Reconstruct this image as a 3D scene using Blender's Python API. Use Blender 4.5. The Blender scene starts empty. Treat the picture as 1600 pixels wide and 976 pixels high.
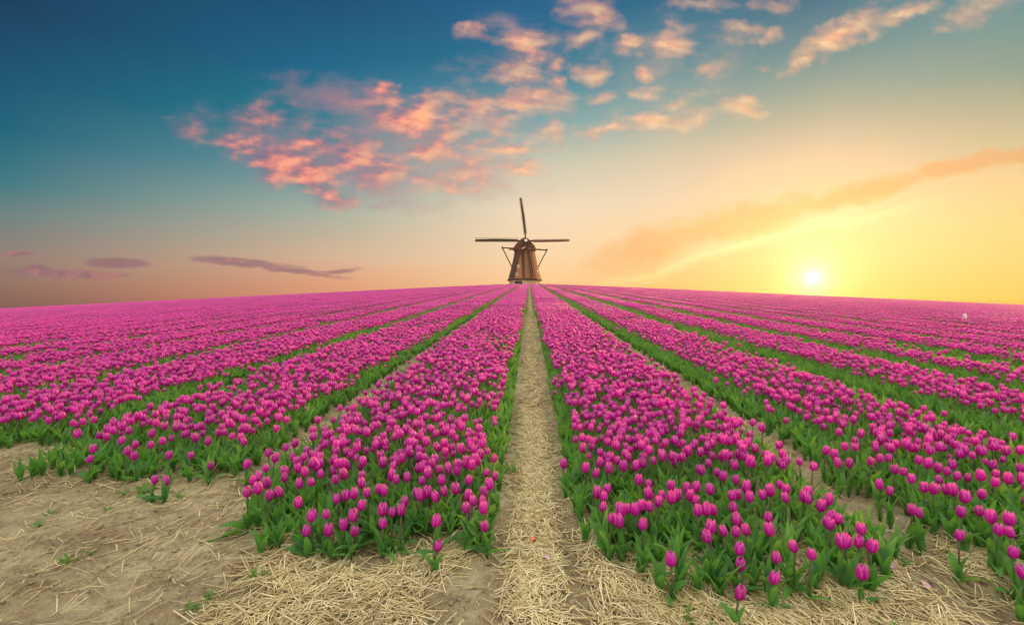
import bpy, math, random
import numpy as np
from mathutils import Vector, Euler, Matrix

R = math.radians
scene = bpy.context.scene
COL = scene.collection
rng = np.random.default_rng(11)
random.seed(11)

# ------------------------------------------------------------------ camera
CAM_H = 1.25
YAW = R(1.93)
cam_d = bpy.data.cameras.new('camera')
cam = bpy.data.objects.new('camera', cam_d)
COL.objects.link(cam)
cam.location = (0, 0, CAM_H)
cam.rotation_euler = (R(90), 0, YAW)
cam_d.lens = 18
cam_d.sensor_width = 36
cam_d.clip_start = 0.05
cam_d.clip_end = 20000
cam_d.shift_y = -0.0012
scene.camera = cam

# ------------------------------------------------------------------ exposure / render
scene.view_settings.view_transform = 'Standard'
scene.view_settings.look = 'None'
scene.view_settings.gamma = 1
scene.view_settings.use_curve_mapping = False
scene.view_settings.exposure = 0.42
scene.cycles.use_denoising = True
scene.cycles.max_bounces = 6
scene.cycles.diffuse_bounces = 3
scene.cycles.transmission_bounces = 3
scene.cycles.volume_bounces = 0
scene.cycles.transparent_max_bounces = 6

# ------------------------------------------------------------------ world: sky
SUN_AZ = R(28.5)          # to the right of the rows
SUN_EL = R(3.2)          # the disc as seen
LAMP_EL = R(7)
sx, sy = math.sin(SUN_AZ), math.cos(SUN_AZ)
SUN_DIR = Vector((sx * math.cos(SUN_EL), sy * math.cos(SUN_EL), math.sin(SUN_EL)))

def lin(c):
    c = c / 255.0
    return c / 12.92 if c <= 0.04045 else ((c + 0.055) / 1.055) ** 2.4

def rgb(r, g, b, k=1.0):
    return (lin(r) * k, lin(g) * k, lin(b) * k, 1.0)

world = bpy.data.worlds.new('World')
scene.world = world
world.use_nodes = True
wt = world.node_tree
wt.nodes.clear()

class NB:
    """small helper for node trees"""
    def __init__(self, tree):
        self.t = tree
    def n(self, typ, **kw):
        nd = self.t.nodes.new(typ)
        for k, v in kw.items():
            setattr(nd, k, v)
        return nd
    def put(self, sock, v):
        if hasattr(v, 'is_output') or isinstance(v, bpy.types.NodeSocket):
            self.t.links.new(v, sock)
        else:
            sock.default_value = v
    def m(self, op, a, b=None, c=None, clamp=False):
        nd = self.n('ShaderNodeMath', operation=op, use_clamp=clamp)
        self.put(nd.inputs[0], a)
        if b is not None: self.put(nd.inputs[1], b)
        if c is not None: self.put(nd.inputs[2], c)
        return nd.outputs[0]
    def vm(self, op, a, b=None, scale=None):
        nd = self.n('ShaderNodeVectorMath', operation=op)
        self.put(nd.inputs[0], a)
        if b is not None: self.put(nd.inputs[1], b)
        if scale is not None: self.put(nd.inputs['Scale'], scale)
        return nd.outputs['Value'] if op in ('DOT_PRODUCT', 'LENGTH') else nd.outputs[0]
    def mr(self, v, a, b, c=0.0, d=1.0, smooth=False):
        nd = self.n('ShaderNodeMapRange', interpolation_type='SMOOTHSTEP' if smooth else 'LINEAR')
        self.put(nd.inputs[0], v)
        for i, q in enumerate((a, b, c, d)):
            self.put(nd.inputs[1 + i], q)
        return nd.outputs[0]
    def mix(self, f, a, b, mode='MIX', clamp=True):
        nd = self.n('ShaderNodeMix', data_type='RGBA', blend_type=mode, clamp_factor=clamp)
        self.put(nd.inputs[0], f)
        self.put(nd.inputs[6], a)
        self.put(nd.inputs[7], b)
        return nd.outputs[2]
    def ramp(self, f, stops, interp='LINEAR'):
        nd = self.n('ShaderNodeValToRGB')
        cr = nd.color_ramp
        cr.interpolation = interp
        while len(cr.elements) > 1:
            cr.elements.remove(cr.elements[-1])
        cr.elements[0].position = stops[0][0]
        cr.elements[0].color = stops[0][1]
        for p, c in stops[1:]:
            e = cr.elements.new(p)
            e.color = c
        self.put(nd.inputs[0], f)
        return nd.outputs[0]
    def noise(self, vec, scale, detail=4, rough=0.55, dims='3D', dist=0.0, color=False):
        nd = self.n('ShaderNodeTexNoise', noise_dimensions=dims)
        if vec is not None: self.put(nd.inputs['Vector'], vec)
        nd.inputs['Scale'].default_value = scale
        nd.inputs['Detail'].default_value = detail
        nd.inputs['Roughness'].default_value = rough
        nd.inputs['Distortion'].default_value = dist
        return nd.outputs[1] if color else nd.outputs[0]
    def xyz(self, v):
        nd = self.n('ShaderNodeSeparateXYZ')
        self.put(nd.inputs[0], v)
        return nd.outputs[0], nd.outputs[1], nd.outputs[2]
    def comb(self, x, y, z):
        nd = self.n('ShaderNodeCombineXYZ')
        for i, q in enumerate((x, y, z)):
            self.put(nd.inputs[i], q)
        return nd.outputs[0]

W = NB(wt)
D = W.vm('NORMALIZE', W.n('ShaderNodeTexCoord').outputs['Generated'])
dx, dy, dz = W.xyz(D)
hyp = W.m('MAXIMUM', W.m('SQRT', W.m('ADD', W.m('MULTIPLY', dx, dx), W.m('MULTIPLY', dy, dy))), 1e-4)
tanv = W.m('DIVIDE', dz, hyp)
fac = W.m('DIVIDE', tanv, 0.7, clamp=True)
cosd = W.m('DIVIDE', W.m('ADD', W.m('MULTIPLY', dx, sx), W.m('MULTIPLY', dy, sy)), hyp)
cosd = W.m('MINIMUM', W.m('MAXIMUM', cosd, -1.0), 1.0)
dlt = W.m('MULTIPLY', W.m('ARCCOSINE', cosd), 180 / math.pi)      # degrees round the horizon from the sun

def column(stops, k=1.0):
    return W.ramp(fac, [(t / 0.7, tuple(q * k for q in rgb(*c)[:3]) + (1,)) for t, c in stops])

c0 = column([(0.0, (252, 190, 80)), (.02, (255, 215, 92)), (.093, (254, 224, 150)), (.168, (252, 226, 178)), (.254, (238, 222, 188)),
             (.34, (172, 192, 172)), (.42, (112, 162, 162)), (.524, (44, 118, 146)), (.7, (20, 95, 135))], 0.64)
c14 = column([(0.0, (246, 172, 78)), (.03, (252, 196, 110)), (.08, (252, 212, 145)), (.14, (250, 222, 174)), (.21, (240, 224, 192)), (.29, (216, 208, 180)),
              (.37, (150, 178, 170)), (.45, (84, 146, 158)), (.584, (8, 104, 142)), (.7, (12, 92, 135))], 0.7)
c28 = column([(0.0, (240, 165, 100)), (.06, (252, 202, 150)), (.107, (246, 212, 172)), (.195, (238, 217, 187)), (.29, (196, 198, 178)),
              (.37, (110, 163, 170)), (.48, (15, 116, 146)), (.6, (0, 95, 140)), (.7, (0, 84, 130))], 0.73)
c50 = column([(0.0, (205, 125, 100)), (.03, (224, 150, 116)), (.065, (222, 166, 131)), (.1, (214, 180, 150)), (.18, (168, 178, 162)),
              (.25, (105, 156, 160)), (.33, (10, 130, 146)), (.447, (0, 102, 138)), (.56, (0, 80, 118)), (.7, (0, 68, 108))], 0.73)
c75 = column([(0.0, (132, 92, 84)), (.04, (150, 116, 102)), (.076, (150, 130, 120)), (.138, (105, 132, 132)), (.18, (55, 122, 132)),
              (.253, (0, 100, 126)), (.34, (0, 80, 116)), (.43, (0, 60, 97)), (.7, (0, 54, 94))], 0.71)
sky = W.mix(W.mr(dlt, 0, 14), c0, c14)
sky = W.mix(W.mr(dlt, 14, 29), sky, c28)
sky = W.mix(W.mr(dlt, 29, 50), sky, c50)
sky = W.mix(W.mr(dlt, 50, 75), sky, c75)
# right of the sun the sky cools sooner
sgn = W.m('SUBTRACT', W.m('MULTIPLY', dx, sy), W.m('MULTIPLY', dy, sx))
cR = column([(0.0, (248, 178, 70)), (.02, (253, 202, 92)), (.076, (254, 212, 126)), (.164, (253, 216, 152)), (.235, (208, 198, 156)),
             (.34, (130, 162, 147)), (.43, (92, 146, 150)), (.7, (36, 104, 136))], .72)
sky = W.mix(W.m('MULTIPLY', W.mr(sgn, 0.02, 0.24), W.mr(sgn, 0.8, 0.4)), sky, cR)
cs = W.vm('DOT_PRODUCT', D, tuple(SUN_DIR))
ang = W.m('MULTIPLY', W.m('ARCCOSINE', W.m('MINIMUM', cs, 1.0)), 180 / math.pi)
# most of the light near the sun comes from the lit air, not from the sky behind it
sky = W.vm('SCALE', sky, scale=W.mr(ang, 3, 30, .72, 1.0, smooth=True))
# unseen sky behind the view, made pale and rosy to brighten the foreground
c180 = column([(0.0, (190, 150, 150)), (.1, (225, 185, 175)), (.25, (220, 195, 190)), (.45, (170, 180, 195)), (.7, (120, 155, 185))])
sky = W.mix(W.mr(dlt, 85, 150, smooth=True), sky, c180)

# glow round the sun
def bell(width, amp):
    q = W.m('DIVIDE', ang, width)
    return W.m('MULTIPLY', W.m('POWER', 2.718, W.m('MULTIPLY', W.m('MULTIPLY', q, q), -1.0)), amp)
def tail(width, amp):
    return W.m('MULTIPLY', W.m('POWER', 2.718, W.m('DIVIDE', ang, -width)), amp)
disc = bell(0.30, 9.0)
inner = tail(1.1, 1.7)
outer = tail(4.0, 0.04)
glow = W.mix(1.0, W.vm('SCALE', (1.0, 0.95, 0.8), scale=disc), W.vm('SCALE', (1.0, 0.74, 0.40), scale=inner), 'ADD')
glow = W.mix(1.0, glow, W.vm('SCALE', (1.0, 0.72, 0.2), scale=outer), 'ADD')

# clouds, laid out by direction (u = across, v = up, both tangents)
cy, sn = math.cos(YAW), math.sin(YAW)
fwd = W.m('ADD', W.m('MULTIPLY', dx, -sn), W.m('MULTIPLY', dy, cy))
rgt = W.m('ADD', W.m('MULTIPLY', dx, cy), W.m('MULTIPLY', dy, sn))
fw = W.m('MAXIMUM', fwd, 0.08)
front = W.mr(fwd, 0.1, 0.3)
uv0 = W.comb(W.m('DIVIDE', rgt, fw), W.m('DIVIDE', dz, fw), 0.0)
warp = W.vm('SUBTRACT', W.noise(uv0, 9.0, 3, 0.6, color=True), (0.5, 0.5, 0.5))
uv = W.vm('ADD', uv0, W.vm('SCALE', warp, scale=0.075))
warp2 = W.vm('SUBTRACT', W.noise(uv0, 34.0, 3, 0.6, color=True), (0.5, 0.5, 0.5))
uv = W.vm('ADD', uv, W.vm('SCALE', warp2, scale=0.028))

def blobs(lst, vec):
    out = None
    for (px, py, a, b, rot, wgt) in lst:
        mp = W.n('ShaderNodeMapping', vector_type='TEXTURE')
        W.put(mp.inputs[0], vec)
        mp.inputs[1].default_value = ((px - 800) / 800, (486 - py) / 800, 0)
        mp.inputs[2].default_value = (0, 0, R(rot))
        mp.inputs[3].default_value = (a / 800, b / 800, 1)
        g = W.n('ShaderNodeTexGradient', gradient_type='SPHERICAL')
        W.put(g.inputs[0], mp.outputs[0])
        v = g.outputs[1]
        if wgt != 1: v = W.m('MULTIPLY', v, wgt)
        out = v if out is None else W.m('SMOOTH_MAX', out, v, 0.1)
    return out

K = 2.05
def grow(l, k=K):
    return [(x, y, a * k, b * k, r, w) for x, y, a, b, r, w in l]

PUFFS = grow([
    (412, 175, 40, 20, 0, .8), (607, 140, 17, 12, 0, .9), (827, 69, 34, 24, 0, 1), (737, 53, 24, 10, -10, .8), (818, 126, 40, 22, 0, .9),
    (873, 97, 15, 12, 0, .9), (833, 163, 50, 20, 0, 1), (737, 175, 75, 24, -12, 1), (676, 191, 95, 20, -14, 1), (709, 211, 42, 15, -10, .9),
    (664, 234, 28, 14, 0, 1), (595, 252, 82, 22, -24, 1), (470, 266, 85, 26, -24, 1), (372, 221, 80, 15, -14, .9), (481, 227, 32, 13, 0, .8),
    (526, 305, 36, 14, -22, .9), (758, 252, 70, 18, -6, .8), (725, 280, 48, 16, -4, .8), (810, 227, 50, 12, 0, .8), (815, 268, 16, 8, 0, .8),
    (863, 203, 20, 15, 0, .85), (867, 132, 12, 20, 0, .8), (922, 21, 34, 20, -6, 1), (908, 61, 25, 13, 15, .8), (927, 112, 24, 14, 0, .9),
    (979, 66, 19, 14, 10, .85), (1002, 103, 10, 14, 0, .85), (1061, 66, 32, 16, -18, .85), (1098, 7, 44, 10, 0, .85), (1215, 9, 28, 14, -10, .8),
    (1159, 47, 28, 12, -5, .9), (1197, 55, 16, 10, 0, .8), (1312, 55, 62, 18, 30, 1), (1356, 49, 22, 14, 0, .9), (1412, 21, 42, 10, 18, .85),
    (1520, 12, 54, 14, 14, .95), (1258, 96, 36, 9, 32, .75), (1108, 108, 18, 11, 0, .7), (1005, 141, 20, 9, 0, .75), (939, 152, 20, 9, 0, .7),
    (1051, 155, 40, 9, -4, .8), (1033, 185, 58, 15, 2, .95), (1095, 188, 17, 13, 0, .8), (1150, 167, 38, 16, -14, .85), (948, 202, 48, 9, 3, .8),
    (1190, 105, 12, 7, 0, .7), (595, 320, 14, 6, 0, .6)])
VEILS = grow([(534, 150, 80, 28, -5, .75), (790, 40, 36, 28, 0, .5), (729, 105, 40, 22, 10, .45), (575, 175, 120, 30, -14, .8), (690, 250, 120, 40, -14, .7),
              (1050, 90, 120, 50, 0, .45), (470, 240, 130, 40, -18, .8), (620, 215, 120, 34, -18, .8), (560, 275, 110, 26, -22, .7)])
LOWS = grow([(95, 427, 100, 8, -3, 1), (62, 420, 26, 7, 0, .9), (180, 411, 66, 9, -4, 1), (30, 398, 36, 6, 3, .8), (385, 410, 100, 8, -5, 1), (462, 423, 80, 6, -7, .9), (525, 422, 40, 5, 8, .7)], 1.3)
BAND = grow([(1015, 385, 95, 30, 20, 1), (1165, 343, 130, 28, 15, 1), (1345, 298, 130, 18, 14, 1), (1500, 258, 110, 14, 14, 1), (1610, 236, 90, 14, 10, 1)], 1.5)
EDGE = grow([(1130, 392, 170, 7, 17, 1), (1260, 358, 140, 8, 12, .9)], 1.8)

nrot = W.n('ShaderNodeMapping')
W.put(nrot.inputs[0], uv0)
nrot.inputs[2].default_value = (0, 0, R(14))
nrot.inputs[3].default_value = (0.85, 1.7, 1.0)
nz = W.noise(nrot.outputs[0], 17.0, 6, 0.5)
nz_s = W.noise(W.vm('ADD', nrot.outputs[0], (0.013, -0.016, 0.0)), 17.0, 6, 0.5)

def density(mask, lo, hi, k):
    m_ = W.m('ADD', mask, W.m('MULTIPLY', W.m('SUBTRACT', nz, 0.5), k))
    d_ = W.mr(m_, lo, hi, smooth=True)
    return W.m('MULTIPLY', W.m('MULTIPLY', d_, W.mr(mask, 0.11, 0.26)), front)

m_puff = blobs(PUFFS, uv)
d_puff = density(m_puff, 0.02, 1.10, 1.35)
d_puff = W.m('MULTIPLY', d_puff, W.mr(W.noise(uv0, 6.0, 2, 0.5), .36, .6, .55, 1.12), clamp=True)
d_veil = density(blobs(VEILS, uv), 0.05, 0.95, 1.3)
uvw = W.vm('ADD', uv0, W.vm('SCALE', W.vm('MULTIPLY', warp, (1.0, 0.22, 0.0)), scale=0.09))
d_low = density(blobs(LOWS, uvw), 0.12, 0.6, 0.8)
uvb = W.vm('ADD', uv0, W.vm('SCALE', warp, scale=0.05))
m_band = blobs(BAND, uvb)
d_band = density(m_band, 0.05, 0.75, 0.85)

d_edge = W.m('MULTIPLY', blobs(EDGE, uvb), front)
lit = W.m('ADD', 0.5, W.m('MULTIPLY', W.m('SUBTRACT', nz, nz_s), 4.0), clamp=True)
lit = W.m('ADD', W.m('MULTIPLY', lit, 0.75), W.m('MULTIPLY', W.mr(m_puff, 0.2, 0.8), 0.3), clamp=True)
lit = W.m('SUBTRACT', lit, W.m('MULTIPLY', W.mr(dlt, 38, 66), 0.28), clamp=True)
far_col = W.ramp(lit, [(0.05, rgb(118, 104, 130, .8)), (0.35, rgb(178, 118, 128, .8)), (0.65, rgb(236, 142, 126, .8)), (1.0, rgb(255, 176, 132, .8))])
near_col = W.ramp(lit, [(0.05, rgb(205, 160, 145, .8)), (0.4, rgb(240, 172, 135, .8)), (0.8, rgb(255, 190, 140, .8)), (1.0, rgb(255, 208, 158, .8))])
puff_col = W.mix(W.mr(dlt, 46, 14), far_col, near_col)

sky = W.mix(W.m('MULTIPLY', d_veil, 0.7), sky, W.mix(W.mr(dlt, 50, 20), rgb(165, 122, 136, .8), rgb(205, 165, 145, .8)))
sky = W.mix(W.m('MULTIPLY', d_puff, W.mr(dlt, 20, 40, .8, .95)), sky, puff_col)
sky = W.mix(W.m('MULTIPLY', d_low, 0.78), sky, W.ramp(lit, [(0.2, rgb(140, 100, 112, .8)), (0.9, rgb(205, 128, 118, .8))]))
sky = W.mix(W.m('MULTIPLY', d_band, 0.62), sky, W.mix(W.mr(dlt, 4, 30), rgb(250, 168, 84, .50), rgb(250, 188, 124, .66)))

sky = W.mix(1.0, sky, W.vm('SCALE', (0.16, 0.14, 0.07), scale=d_edge), 'ADD')

# bright broken cloud added out of view, overhead and behind, to light the field
pl = W.comb(W.m('DIVIDE', dx, W.m('MAXIMUM', dz, 0.12)), W.m('DIVIDE', dy, W.m('MAXIMUM', dz, 0.12)), 0.0)
nov = W.noise(pl, 1.3, 5, 0.6)
over = W.m('MAXIMUM', W.mr(tanv, 0.62, 1.1, smooth=True), W.m('MULTIPLY', W.mr(fwd, 0.15, -0.35, smooth=True), W.mr(tanv, 0.05, 0.3, smooth=True)))
d_over = W.m('MULTIPLY', W.mr(nov, 0.28, 0.6, smooth=True), over)
sky = W.mix(d_over, sky, W.ramp(nov, [(0.3, (1.25, 1.09, 0.92, 1)), (0.7, (1.86, 1.68, 1.36, 1))]))

sky = W.mix(1.0, sky, glow, 'ADD')
bg1 = W.n('ShaderNodeBackground')
W.put(bg1.inputs[0], sky)
bg1.inputs[1].default_value = 1.0
nish = W.n('ShaderNodeTexSky', sky_type='NISHITA')
nish.sun_disc = False
nish.sun_elevation = LAMP_EL
nish.sun_rotation = SUN_AZ
bg2 = W.n('ShaderNodeBackground')
W.put(bg2.inputs[0], nish.outputs[0])
bg2.inputs[1].default_value = 0.002
add = W.n('ShaderNodeAddShader')
wt.links.new(bg1.outputs[0], add.inputs[0])
wt.links.new(bg2.outputs[0], add.inputs[1])
wo = W.n('ShaderNodeOutputWorld')
wt.links.new(add.outputs[0], wo.inputs[0])

# ------------------------------------------------------------------ sun
sun_d = bpy.data.lights.new('sun', 'SUN')
sun = bpy.data.objects.new('sun', sun_d)
COL.objects.link(sun)
sun_d.energy = 4.8
sun_d.angle = R(10)
sun_d.color = (1.0, 0.50, 0.20)
sun.rotation_euler = Vector((sx * math.cos(LAMP_EL), sy * math.cos(LAMP_EL), math.sin(LAMP_EL))).to_track_quat('Z', 'Y').to_euler()

# ------------------------------------------------------------------ helpers
def tag(o, label=None, cat=None, group=None, kind=None):
    if label: o['label'] = label
    if cat: o['category'] = cat
    if group: o['group'] = group
    if kind: o['kind'] = kind
    return o

def hash2(i, j, seed):
    n = (i.astype(np.int64) * 374761393 + j.astype(np.int64) * 668265263 + seed * 974634533) & 0xffffffff
    n = ((n ^ (n >> 13)) * 1274126177) & 0xffffffff
    n = (n ^ (n >> 16)) & 0xffffffff
    return n / 4294967295.0

def vnoise(x, y, seed=0):
    xi, yi = np.floor(x), np.floor(y)
    fx, fy = x - xi, y - yi
    fx = fx * fx * (3 - 2 * fx); fy = fy * fy * (3 - 2 * fy)
    a = hash2(xi, yi, seed); b = hash2(xi + 1, yi, seed)
    c = hash2(xi, yi + 1, seed); d = hash2(xi + 1, yi + 1, seed)
    return (a * (1 - fx) + b * fx) * (1 - fy) + (c * (1 - fx) + d * fx) * fy

def fbm(x, y, seed=0, oct=4):
    s, a, t = 0, 1.0, 0
    for o in range(oct):
        s = s + a * vnoise(x * 2 ** o, y * 2 ** o, seed + o * 7); t += a; a *= .5
    return s / t

SLOPE, SIDE, CREST, PLAIN = 0.0625, 0.047, 112.0, -6.0
def ground_z(x, y):
    """the low broad hill the field lies on"""
    x = np.asarray(x, float); y = np.asarray(y, float)
    up = np.where(y < CREST, SLOPE * y, SLOPE * CREST + SLOPE * (y - CREST) - 0.0022 * (y - CREST) ** 2)
    yb = CREST + 60
    zb = SLOPE * CREST + SLOPE * 60 - 0.0022 * 3600
    up = np.where(y > yb, zb - (y - yb) * 0.20, up)
    side = SIDE * (np.sqrt(x * x + 36) - 6)
    z = np.maximum(up - side, PLAIN)
    return z

PITCH, PX0, HALF = 1.72, 0.035, 0.70
def bed_index(x):
    return np.floor((np.asarray(x) - PX0) / PITCH).astype(int)
def bed_dx(x):
    i = bed_index(x)
    return np.asarray(x) - (PX0 + (i + .5) * PITCH)
FRONT = {-1: 2.27, 0: 2.02, 1: 1.95, -2: 3.12, -3: 3.85, -4: 4.5}
def front_y(i):
    i = int(i)
    return FRONT.get(i, 5.1 + (-5 - i) * .65 if i < 0 else 1.95)

def relief(x, y):
    """clods, wheel ruts and the raised beds"""
    ad = np.abs(bed_dx(x))
    i = bed_index(x)
    fr = np.where(i >= 0, 2.0, np.where(i == -1, 2.3, np.where(i == -2, 3.15, 3.15 + (-2 - i) * .7)))
    inb = np.clip((HALF + .1 - ad) / .14, 0, 1) * np.clip((y - fr + .1) / .3, 0, 1)
    z = inb * 0.03
    near = np.clip((16 - y) / 8, 0, 1)
    z = z + near * ((fbm(x * 1.6, y * 1.6, 3, 3) - .5) * .045 + (fbm(x * 9, y * 9, 5, 4) - .5) * .075 + np.maximum(fbm(x * 24, y * 24, 9, 2) - .58, 0) * .05)
    rut = np.exp(-((np.abs(x - PX0) - .17) / .06) ** 2) * near
    return z - rut * .015 - .012
def surf_z(x, y):
    return ground_z(x, y) + relief(x, y)

def hit(px, py, h=0.0):
    """world x, y of the point h metres above the ground that is seen at a pixel of the photograph (flat-bed approximation)"""
    Y = (CAM_H - h) * 800 / (py - 436)
    return (px - 827) / 800 * Y, Y

# ------------------------------------------------------------------ materials
def new_mat(name):
    m = bpy.data.materials.new(name)
    m.use_nodes = True
    m.node_tree.nodes.clear()
    B = NB(m.node_tree)
    out = B.n('ShaderNodeOutputMaterial')
    return m, B, out

def principled(B, col, rough, spec=0.4, **kw):
    p = B.n('ShaderNodeBsdfPrincipled')
    B.put(p.inputs['Base Color'], col)
    B.put(p.inputs['Roughness'], rough)
    p.inputs['Specular IOR Level'].default_value = spec
    for k, v in kw.items():
        B.put(p.inputs[k], v)
    return p

def bump(B, h, strength=.5, dist=.02):
    b = B.n('ShaderNodeBump')
    b.inputs['Strength'].default_value = strength
    b.inputs['Distance'].default_value = dist
    B.put(b.inputs['Height'], h)
    return b.outputs[0]

def simple_mat(name, ca, cb, rough=.7, scale=6.0, bs=.3, bd=.01, stretch=(1, 1, 1), spec=.3):
    m, B, out = new_mat(name)
    tc = B.n('ShaderNodeTexCoord').outputs['Object']
    v = B.vm('MULTIPLY', tc, stretch)
    n = B.noise(v, scale, 5, .6)
    p = principled(B, B.mix(B.mr(n, .3, .7), ca, cb), rough, spec)
    B.put(p.inputs['Normal'], bump(B, n, bs, bd))
    m.node_tree.links.new(p.outputs[0], out.inputs[0])
    return m

def thin_mat(name, colour, trans_col, tf, rough, spec=.4):
    pass

# petals
m_petal, B, out = new_mat('petal')
at = B.n('ShaderNodeAttribute', attribute_name='edge').outputs['Fac']
rnd = B.n('ShaderNodeObjectInfo').outputs['Random']
tcp = B.n('ShaderNodeTexCoord').outputs['Object']
vein = B.noise(B.vm('MULTIPLY', tcp, (1, 1, .12)), 260, 2, .5)
body = B.mix(rnd, (0.37, 0.002, 0.28, 1), (0.74, 0.008, 0.57, 1))
body = B.mix(B.m('MULTIPLY', B.mr(vein, .45, .75), .35), body, (0.9, 0.08, 0.64, 1))
colp = B.mix(B.m('POWER', at, 2.2), body, (0.96, 0.34, 0.78, 1))
p = principled(B, colp, .42, .35)
tr = B.n('ShaderNodeBsdfTranslucent')
B.put(tr.inputs[0], B.mix(.5, colp, (0.98, 0.05, 0.50, 1)))
mx = B.n('ShaderNodeMixShader')
mx.inputs[0].default_value = .5
m_petal.node_tree.links.new(p.outputs[0], mx.inputs[1])
m_petal.node_tree.links.new(tr.outputs[0], mx.inputs[2])
m_petal.node_tree.links.new(mx.outputs[0], out.inputs[0])

# leaves
def leaf_material(name, ca, cb, cc, tcol):
    m, B, out = new_mat(name)
    rnd = B.n('ShaderNodeObjectInfo').outputs['Random']
    tc = B.n('ShaderNodeTexCoord').outputs['Object']
    n = B.noise(tc, 22, 3, .6)
    e = B.n('ShaderNodeAttribute', attribute_name='edge').outputs['Fac']
    col = B.mix(rnd, ca, cb)
    col = B.mix(B.mr(n, .4, .75), col, cc)
    col = B.mix(B.m('MULTIPLY', B.m('POWER', e, 5.0), .5), col, (0.30, 0.34, 0.10, 1))
    p = principled(B, col, .5, .35)
    tr = B.n('ShaderNodeBsdfTranslucent')
    B.put(tr.inputs[0], tcol)
    mx = B.n('ShaderNodeMixShader')
    mx.inputs[0].default_value = .5
    m.node_tree.links.new(p.outputs[0], mx.inputs[1])
    m.node_tree.links.new(tr.outputs[0], mx.inputs[2])
    m.node_tree.links.new(mx.outputs[0], out.inputs[0])
    return m
m_leaf = leaf_material('tulip_leaf', (0.016, 0.14, 0.062, 1), (0.09, 0.34, 0.080, 1), (0.14, 0.36, 0.075, 1), (0.22, 0.52, 0.05, 1))
m_weed = leaf_material('weed_leaf', (0.10, 0.26, 0.04, 1), (0.14, 0.32, 0.06, 1), (0.20, 0.36, 0.08, 1), (0.2, 0.45, 0.06, 1))
m_stem = simple_mat('tulip_stem', (0.10, 0.085, 0.05, 1), (0.08, 0.14, 0.05, 1), .5, 20)

# straw
m_straw, B, out = new_mat('straw')
tn = B.n('ShaderNodeAttribute', attribute_name='tint').outputs['Fac']
col = B.ramp(tn, [(0, (0.26, 0.19, 0.10, 1)), (.35, (0.50, 0.40, 0.20, 1)), (.7, (0.76, 0.66, 0.36, 1)), (1, (0.88, 0.81, 0.52, 1))])
p = principled(B, col, .55, .4)
m_straw.node_tree.links.new(p.outputs[0], out.inputs[0])

# soil
m_soil, B, out = new_mat('soil')
pos = B.n('ShaderNodeNewGeometry').outputs['Position']
n1 = B.noise(pos, 1.7, 5, .6)
n2 = B.noise(pos, 14, 6, .65)
n3 = B.noise(pos, 90, 4, .65)
col = B.mix(B.mr(n1, .38, .62), (0.25, 0.20, 0.115, 1), (0.55, 0.50, 0.31, 1))
col = B.mix(B.mr(n2, .4, .75), col, (0.20, 0.14, 0.08, 1))
col = B.mix(B.m('MULTIPLY', B.mr(n3, .45, .8), .6), col, (0.58, 0.50, 0.33, 1))
p = principled(B, col, .95, .15)
hh = B.m('ADD', B.m('MULTIPLY', n2, .6), B.m('MULTIPLY', n3, .35))
B.put(p.inputs['Normal'], bump(B, hh, 1.0, .05))
m_soil.node_tree.links.new(p.outputs[0], out.inputs[0])

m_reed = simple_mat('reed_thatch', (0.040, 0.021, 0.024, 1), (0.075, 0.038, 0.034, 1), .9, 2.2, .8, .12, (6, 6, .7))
m_reed_pale = simple_mat('pale_reed_thatch', (0.27, 0.115, 0.055, 1), (0.36, 0.18, 0.09, 1), .9, 2.2, .8, .1, (6, 6, .7))  # paler reed; also puts the sun's orange on the right-hand mill faces
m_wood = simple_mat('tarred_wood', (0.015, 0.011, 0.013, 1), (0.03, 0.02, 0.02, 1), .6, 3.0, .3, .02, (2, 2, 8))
m_redwood = simple_mat('red_brown_wood', (0.09, 0.024, 0.02, 1), (0.14, 0.045, 0.03, 1), .6, 3.0, .3, .02)
m_white = simple_mat('white_paint', (0.78, 0.77, 0.73, 1), (0.82, 0.81, 0.78, 1), .5, 3.0, .1, .01)
m_brick = simple_mat('pale_brick', (0.50, 0.36, 0.22, 1), (0.60, 0.46, 0.30, 1), .85, 5.0, .4, .03)
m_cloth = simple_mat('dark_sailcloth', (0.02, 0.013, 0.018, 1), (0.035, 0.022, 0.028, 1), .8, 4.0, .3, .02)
m_glass = simple_mat('dark_glass', (0.02, 0.022, 0.025, 1), (0.03, 0.03, 0.035, 1), .1, 2.0, .05, .005, spec=.6)
m_petal_old = simple_mat('withered_petal', (0.50, 0.25, 0.40, 1), (0.62, 0.42, 0.50, 1), .6, 60)
m_petal_red = simple_mat('red_petal', (0.75, 0.08, 0.07, 1), (0.8, 0.2, 0.15, 1), .5, 60)

# ------------------------------------------------------------------ mesh building
class MB:
    def __init__(self):
        self.v, self.f, self.e, self.mi, self.n = [], [], [], [], 0
    def add(self, verts, faces, edge=None, mi=0):
        verts = np.asarray(verts, float)
        self.v.append(verts)
        self.f.extend([tuple(q + self.n for q in f) for f in faces])
        self.e.append(np.zeros(len(verts)) if edge is None else np.asarray(edge, float))
        self.mi.extend([mi] * len(faces))
        self.n += len(verts)
    def mesh(self, name, mats, smooth=True, attr='edge'):
        me = bpy.data.meshes.new(name)
        V = np.concatenate(self.v)
        me.from_pydata(V.tolist(), [], self.f)
        for m_ in mats: me.materials.append(m_)
        me.polygons.foreach_set('material_index', np.array(self.mi, dtype=np.int32))
        me.polygons.foreach_set('use_smooth', np.full(len(self.f), smooth))
        a = me.attributes.new(attr, 'FLOAT', 'POINT')
        a.data.foreach_set('value', np.concatenate(self.e).astype(np.float32))
        me.update()
        return me

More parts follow.
